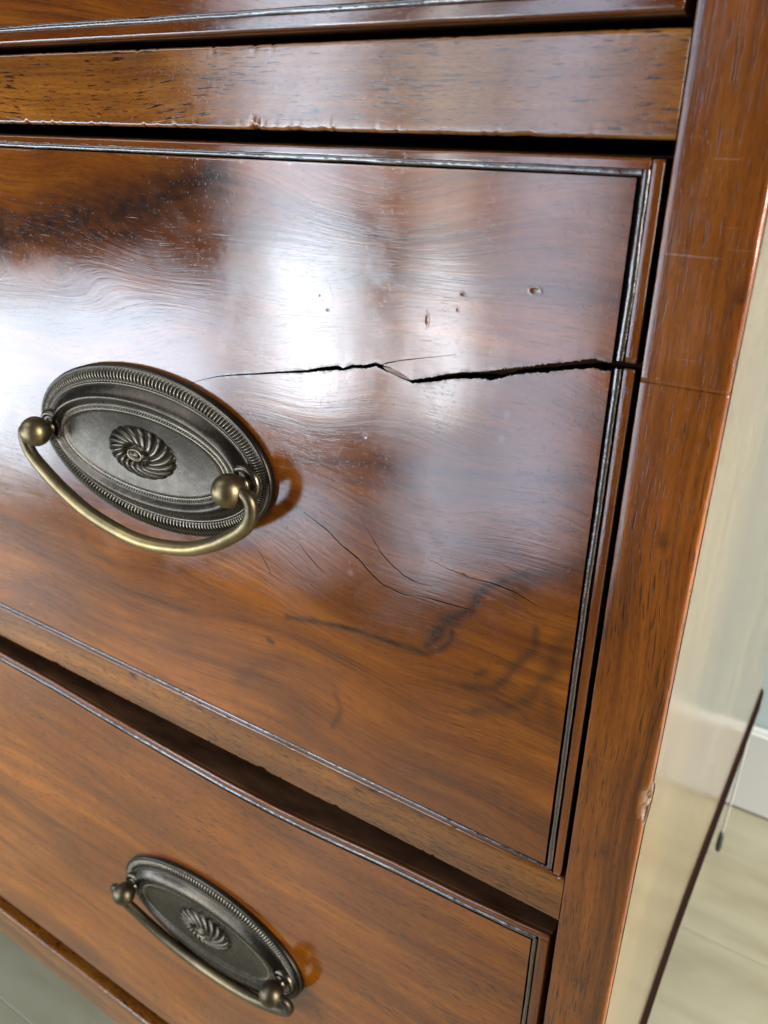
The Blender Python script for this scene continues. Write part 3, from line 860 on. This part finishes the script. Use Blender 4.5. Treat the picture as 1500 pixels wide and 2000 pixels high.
def make_pull(loc):
    pull = empty('drawer_pull', W(loc), chest)
    NF = 196; SUB = 6; NA = NF * SUB
    keys = [  # (a, b, h, kind)
        (.3045, .1600, .000), (.3052, .1607, .004), (.3052, .1607, .009), (.3040, .1595, .0125), (.3015, .157, .0140), (.2990, .1545, .0135)]
    rings = [(a, b, h, 0, 0) for a, b, h in keys]       # a, b, h, flute amp, bead amp
    for i in range(9):     # flutes
        t = i / 8
        rings.append((.2975 - .0225 * t, .1530 - .0245 * t, .0135 + .0035 * math.sin(math.pi * t) + .002 * t, .0036 * math.sin(math.pi * min(1, max(0, t))) ** .5 if 0 < i < 8 else 0, 0))
    rings += [(.2735, .1268, .0172, 0, 0), (.2722, .1255, .0180, 0, 0), (.2708, .1240, .0168, 0, 0)]
    for i in range(14):    # ogee band
        t = i / 13
        h = .0165 + .0175 * (math.sin(min(1, t * 1.25) * math.pi / 2)) ** 1.0 - .006 * max(0, t - .62) / .38
        rings.append((.2700 - .0415 * t, .1232 - .0350 * t, h, 0, 0))
    rings += [(.2272, .0872, .0275, 0, 0), (.2260, .0862, .0290, 0, 0), (.2245, .0850, .0285, 0, 0)]
    for i in range(5):
        t = i / 4
        rings.append((.2238 - .0065 * t, .0845 - .0060 * t, .0285 + .0008 * math.sin(math.pi * t), 0, .0030 * math.sin(math.pi * t)))
    rings += [(.2160, .0776, .0285, 0, 0), (.2148, .0766, .0292, 0, 0), (.2132, .0752, .0278, 0, 0)]
    for i in range(1, 15):  # shallow dish
        t = i / 14
        rings.append((.2132 * (1 - t) + .002 * t, .0752 * (1 - t) + .0012 * t, .0278 - .0075 * math.sin(math.pi / 2 * t) ** 1.0, 0, 0))
    V = []; mk = []
    nb = 200
    for (a, b, h, fa, ba) in rings:
        for k in range(NA):
            th = 2 * math.pi * k / NA
            hh = h; d = 0; wn = 0.0
            if fa:
                c = math.cos(NF * th); hh += fa * (c * .5) ; d = max(0, -c) * .9; wn = max(0, c) * .75
            if ba:
                c = math.cos(NF * th); hh += ba * c * .5; d = max(0, -c) * .8; wn = max(0, c) * .6
            hh += 0.0005 * nz(a * math.cos(th) * 14, b * math.sin(th) * 14, 2)
            V.append((a * math.cos(th), -hh, b * math.sin(th)))
            mk.append((wn, d * .8, 0))
    mk = np.array(mk)
    F = []
    for i in range(len(rings) - 1):
        for k in range(NA):
            F.append((i * NA + k, i * NA + (k + 1) % NA, (i + 1) * NA + (k + 1) % NA, (i + 1) * NA + k))
    F.append(tuple(range((len(rings) - 1) * NA, len(rings) * NA)))
    for i, rg in enumerate(rings):   # crevices keep dirt, fillets are worn
        if i in (5, 15, 17, 18): mk[i * NA:(i + 1) * NA, 1] = .6
        if i in (16, 33, 41): mk[i * NA:(i + 1) * NA, 0] = .6
        if i < 3: mk[i * NA:(i + 1) * NA, 1] = .5
    local('backplate', V, F, M_plate, pull, mk)
    # rosette
    NL = 18; NA2 = NL * 16; V = []; mk = []; rr = []
    for i in range(46): rr.append(1 - i / 45)
    for rho in rr:
        for k in range(NA2):
            th = 2 * math.pi * k / NA2
            ph = th + 1.15 * (1 - rho) ** 1.0
            s = abs(math.sin(ph * NL / 2))
            env = min(1, max(0, (rho - .26) / .12)) * min(1, (1.0 - rho) / .03 + 0.35)
            dome = .022 * (1 - rho ** 2.6) ** .62
            dip = .014 * math.exp(-((rho - .24) / .16) ** 2)
            hh = .0195 + dome - dip + env * .0060 * (s ** .6 - .6) * (0.35 + .65 * rho)
            if rho < .24:
                core = .0050 * math.exp(-((rho - .20) / .030) ** 2) + .0060 * math.sqrt(max(0, 1 - (rho / .15) ** 2))
                hh = .0195 + .0165 + core
            ax = .090; bx = .052
            V.append((ax * rho * math.cos(th), -hh, bx * rho * math.sin(th)))
            groove = env * max(0, .5 - s) * 1.6
            mk.append((env * max(0, s - .8) * 1.6 + (.6 if .17 < rho < .23 else 0), min(1, groove) * .9, 0))
    F = []
    for i in range(len(rr) - 1):
        for k in range(NA2):
            F.append((i * NA2 + k, i * NA2 + (k + 1) % NA2, (i + 1) * NA2 + (k + 1) % NA2, (i + 1) * NA2 + k))
    local('rosette', V, F, M_plate, pull, np.array(mk))
    # posts with ball ends
    for sx in (-1, 1):
        cx = .256 * sx
        prof = [(.0335, .008), (.0345, .022), (.0335, .0275), (.030, .031), (.026, .0315), (.0225, .029), (.0175, .029), (.0150, .034), (.0150, .040)]
        V, F = lathe(prof, 36, (cx, 0, 0.001))
        local('collar', V, F, M_plate, pull, np.tile((.25, 0, 0), (len(V), 1)))
        rk = .0300; prof = []
        for i in range(25):
            t = math.pi * (1 - i / 24)
            r = rk * math.sin(t); prof.append((max(r, .0004), .064 + rk * .98 * math.cos(math.pi - t) * -1 * -1))
        prof = [(max(.0003, rk * math.sin(math.pi * i / 24)), .064 - rk * math.cos(math.pi * i / 24)) for i in range(25)]
        V, F = lathe(prof, 36, (cx, 0, 0.001))
        mkk = np.array([(0.30 if -v[1] > .07 else 0.12, 0, 0) for v in V])
        local('knob', V, F, M_bail, pull, mkk)
    # bail
    half = [(.262, -.062, .000), (.286, -.062, .002), (.300, -.061, -.010), (.3000, -.060, -.034), (.286, -.059, -.060), (.254, -.058, -.087), (.200, -.057, -.121), (.120, -.056, -.154), (.0, -.055, -.172)]
    pts = half + [(-x, y, z) for (x, y, z) in half[:-1][::-1]]
    path = catmull(pts, 9)
    rads = []
    n = len(path)
    for i in range(n):
        t = abs(i / (n - 1) * 2 - 1)      # 1 at the ends
        rads.append(.0092 + .0050 * (1 - t ** 2.2))
    V, F = tube(path, rads, 22)
    mkk = []
    for v in V:
        f = max(0, 1 - abs(v[0]) / .30)
        under = 1.0 if v[2] < -.05 else .4
        mkk.append((min(1, (.35 + .6 * (v[0] + .05 > 0) * f + .25 * f) * under), 0, 0))
    local('bail', V, F, M_bail, pull, np.array(mkk))
    return pull
p1 = make_pull((-1.163, 0.9990, -0.571))
p1['label'] = 'oval brass pull on the middle drawer beside the split'
# second pull: copy of the pull and each of its pieces
p2 = p1.copy(); C.objects.link(p2)
p2.location = Vector(W((-1.163, 0.9990 + YL, -1.893))) - Vector(chest['wloc'])
p2['label'] = 'oval brass pull on the bottom drawer'
for ch in list(p1.children):
    c = ch.copy(); C.objects.link(c); c.parent = p2
for ch in p2.children:      # the lower bail rests against its plate
    if ch.name.startswith('bail') or ch.name.startswith('knob'):
        ch.data = ch.data.copy(); ch.data.materials[0] = M_bail2
    if ch.name.startswith('bail'):
        a_ = math.radians(11)
        py = -0.062 * U
        ch.rotation_euler = (a_, 0, 0)
        ch.location = (0, py - py * math.cos(a_), -py * math.sin(a_))

# ------------------------------------------------------------------ room: floor, wall, skirting, cable
M_floor = None
def floor_mat():
    m, nt, b = new_mat('pale_limed_oak_laminate')
    tc = nt.nodes.new('ShaderNodeTexCoord'); oi = nt.nodes.new('ShaderNodeObjectInfo')
    sp = nt.nodes.new('ShaderNodeSeparateXYZ'); lk(nt, tc.outputs['Object'], sp.inputs[0])
    sh = math_(nt, 'MULTIPLY', oi.outputs['Random'], 37.0)
    v = comb(nt, math_(nt, 'ADD', math_(nt, 'MULTIPLY', sp.outputs[0], 2.2), sh), math_(nt, 'MULTIPLY', sp.outputs[1], 26), 0.0)
    n = noise_(nt, v, 1.0, 6, 0.6, 0.8)
    v2 = comb(nt, math_(nt, 'ADD', math_(nt, 'MULTIPLY', sp.outputs[0], 5), sh), math_(nt, 'MULTIPLY', sp.outputs[1], 14), 0.0)
    n2 = noise_(nt, v2, 1.0, 3, 0.5, 1.5)
    col = mixc(nt, ramp(nt, n, [(0.35, 0.0), (0.65, 1.0)]), (0.190, 0.165, 0.105), (0.255, 0.235, 0.160))
    col = mixc(nt, ramp(nt, n2, [(0.42, 0.0), (0.62, 0.5)]), col, (0.30, 0.28, 0.20))
    lk(nt, col, b.inputs['Base Color'])
    b.inputs['Roughness'].default_value = 0.35
    return m
M_floor = floor_mat()
fl = empty('floor', (0, 0, 0)); fl['kind'] = 'structure'; fl['label'] = 'pale wood plank floor'
ZF = -3.47
def plank_mesh(L, Wd):
    bm = bmesh.new(); bmesh.ops.create_cube(bm, size=1.0)
    for v in bm.verts:
        v.co = Vector((v.co.x * L, v.co.y * Wd, v.co.z * 0.012))
    bmesh.ops.bevel(bm, geom=list(bm.edges), offset=0.0003, segments=1, affect='EDGES')
    me = bpy.data.meshes.new('floor_plank'); bm.to_mesh(me); bm.free(); me.materials.append(M_floor)
    return me
PW = 0.170; PLn = 1.28
pm = plank_mesh(PLn - 0.0003, PW - 0.0003)
row = 0
y = (4.09 - 1) * U - PW / 2
while y > -0.62:
    offx = [0.6, 0.43, 0.75][row % 3]
    x = -1.9 + offx
    while x < 2.2:
        o = bpy.data.objects.new('floor_plank', pm); C.objects.link(o); o.parent = fl
        o.location = (x, y, -0.006)
        x += PLn
    y -= PW; row += 1
sub = bpy.data.meshes.new('subfloor')
sub.from_pydata([(-3, -1.0, -0.011), (3, -1.0, -0.011), (3, 0.6, -0.011), (-3, 0.6, -0.011)], [], [(0, 1, 2, 3)])
sub.materials.append(simple('dark_underlay', (0.12, 0.11, 0.09), 0.9))
so = bpy.data.objects.new('underlay', sub); C.objects.link(so); so.parent = fl

yw = (4.10 - 1) * U
M_wall = simple('pale_grey_green_paint', (0.36, 0.43, 0.42), 0.75, nscale=4, col2=(0.38, 0.45, 0.44))
M_skirt = simple('white_satin_paint', (0.50, 0.51, 0.48), 0.4)
def wbox(name, x0, x1, y0, y1, z0, z1, mat, bev=0.0):
    bm = bmesh.new(); bmesh.ops.create_cube(bm, size=1.0)
    for v in bm.verts:
        v.co = Vector((v.co.x * (x1 - x0), v.co.y * (y1 - y0), (v.co.z + .5) * (z1 - z0)))
    if bev: bmesh.ops.bevel(bm, geom=list(bm.edges), offset=bev, segments=3, affect='EDGES')
    me = bpy.data.meshes.new(name); bm.to_mesh(me); bm.free(); me.materials.append(mat)
    o = bpy.data.objects.new(name, me); C.objects.link(o)
    o.location = ((x0 + x1) / 2, (y0 + y1) / 2, z0)
    return o
wall = wbox('wall', -3, 3, yw + 0.002, yw + 0.12, -0.02, 2.6, M_wall); wall['kind'] = 'structure'; wall['label'] = 'pale grey green wall behind the chest'
sk = wbox('skirting_board', -3, 3, yw - 0.013, yw + 0.0, 0.0005, 0.54 * U, M_skirt, 0.003); sk['kind'] = 'structure'; sk['label'] = 'white skirting board along the wall'

# thin cable with a dark end hanging between chest and wall
cx_, cy_ = 0.0, 0.0
yc = 3.62
top = np.array([-0.151, yc, -2.62]); 
cable = empty('hanging_cord', W((-0.20, yc, -3.44)))
cable['label'] = 'thin pale cord with a dark toggle hanging behind the chest just above the floor'
cable['category'] = 'cord'
def cord():
    pts = [(-0.20, yc + 0.02, -2.4), (-0.197, yc, -2.75), (-0.200, yc, -3.05), (-0.205, yc, -3.33)]
    path = catmull(pts, 6)
    V, F = tube([(p[0], p[1], p[2]) for p in path], [0.005] * len(path), 10)
    mesh_obj('cord_line', V, F, simple('pale_grey_cord', (0.30, 0.31, 0.28), 0.6), cable)
    path = [(-0.205, yc, -3.30), (-0.2055, yc, -3.33), (-0.206, yc, -3.40), (-0.2065, yc, -3.43)]
    V, F = tube(path, [0.010, 0.014, 0.016, 0.011], 14)
    mesh_obj('toggle', V, F, simple('dark_toggle', (0.02, 0.022, 0.02), 0.5), cable)
cord()

# tidy helper properties
for o in bpy.data.objects:
    if 'wloc' in o: del o['wloc']
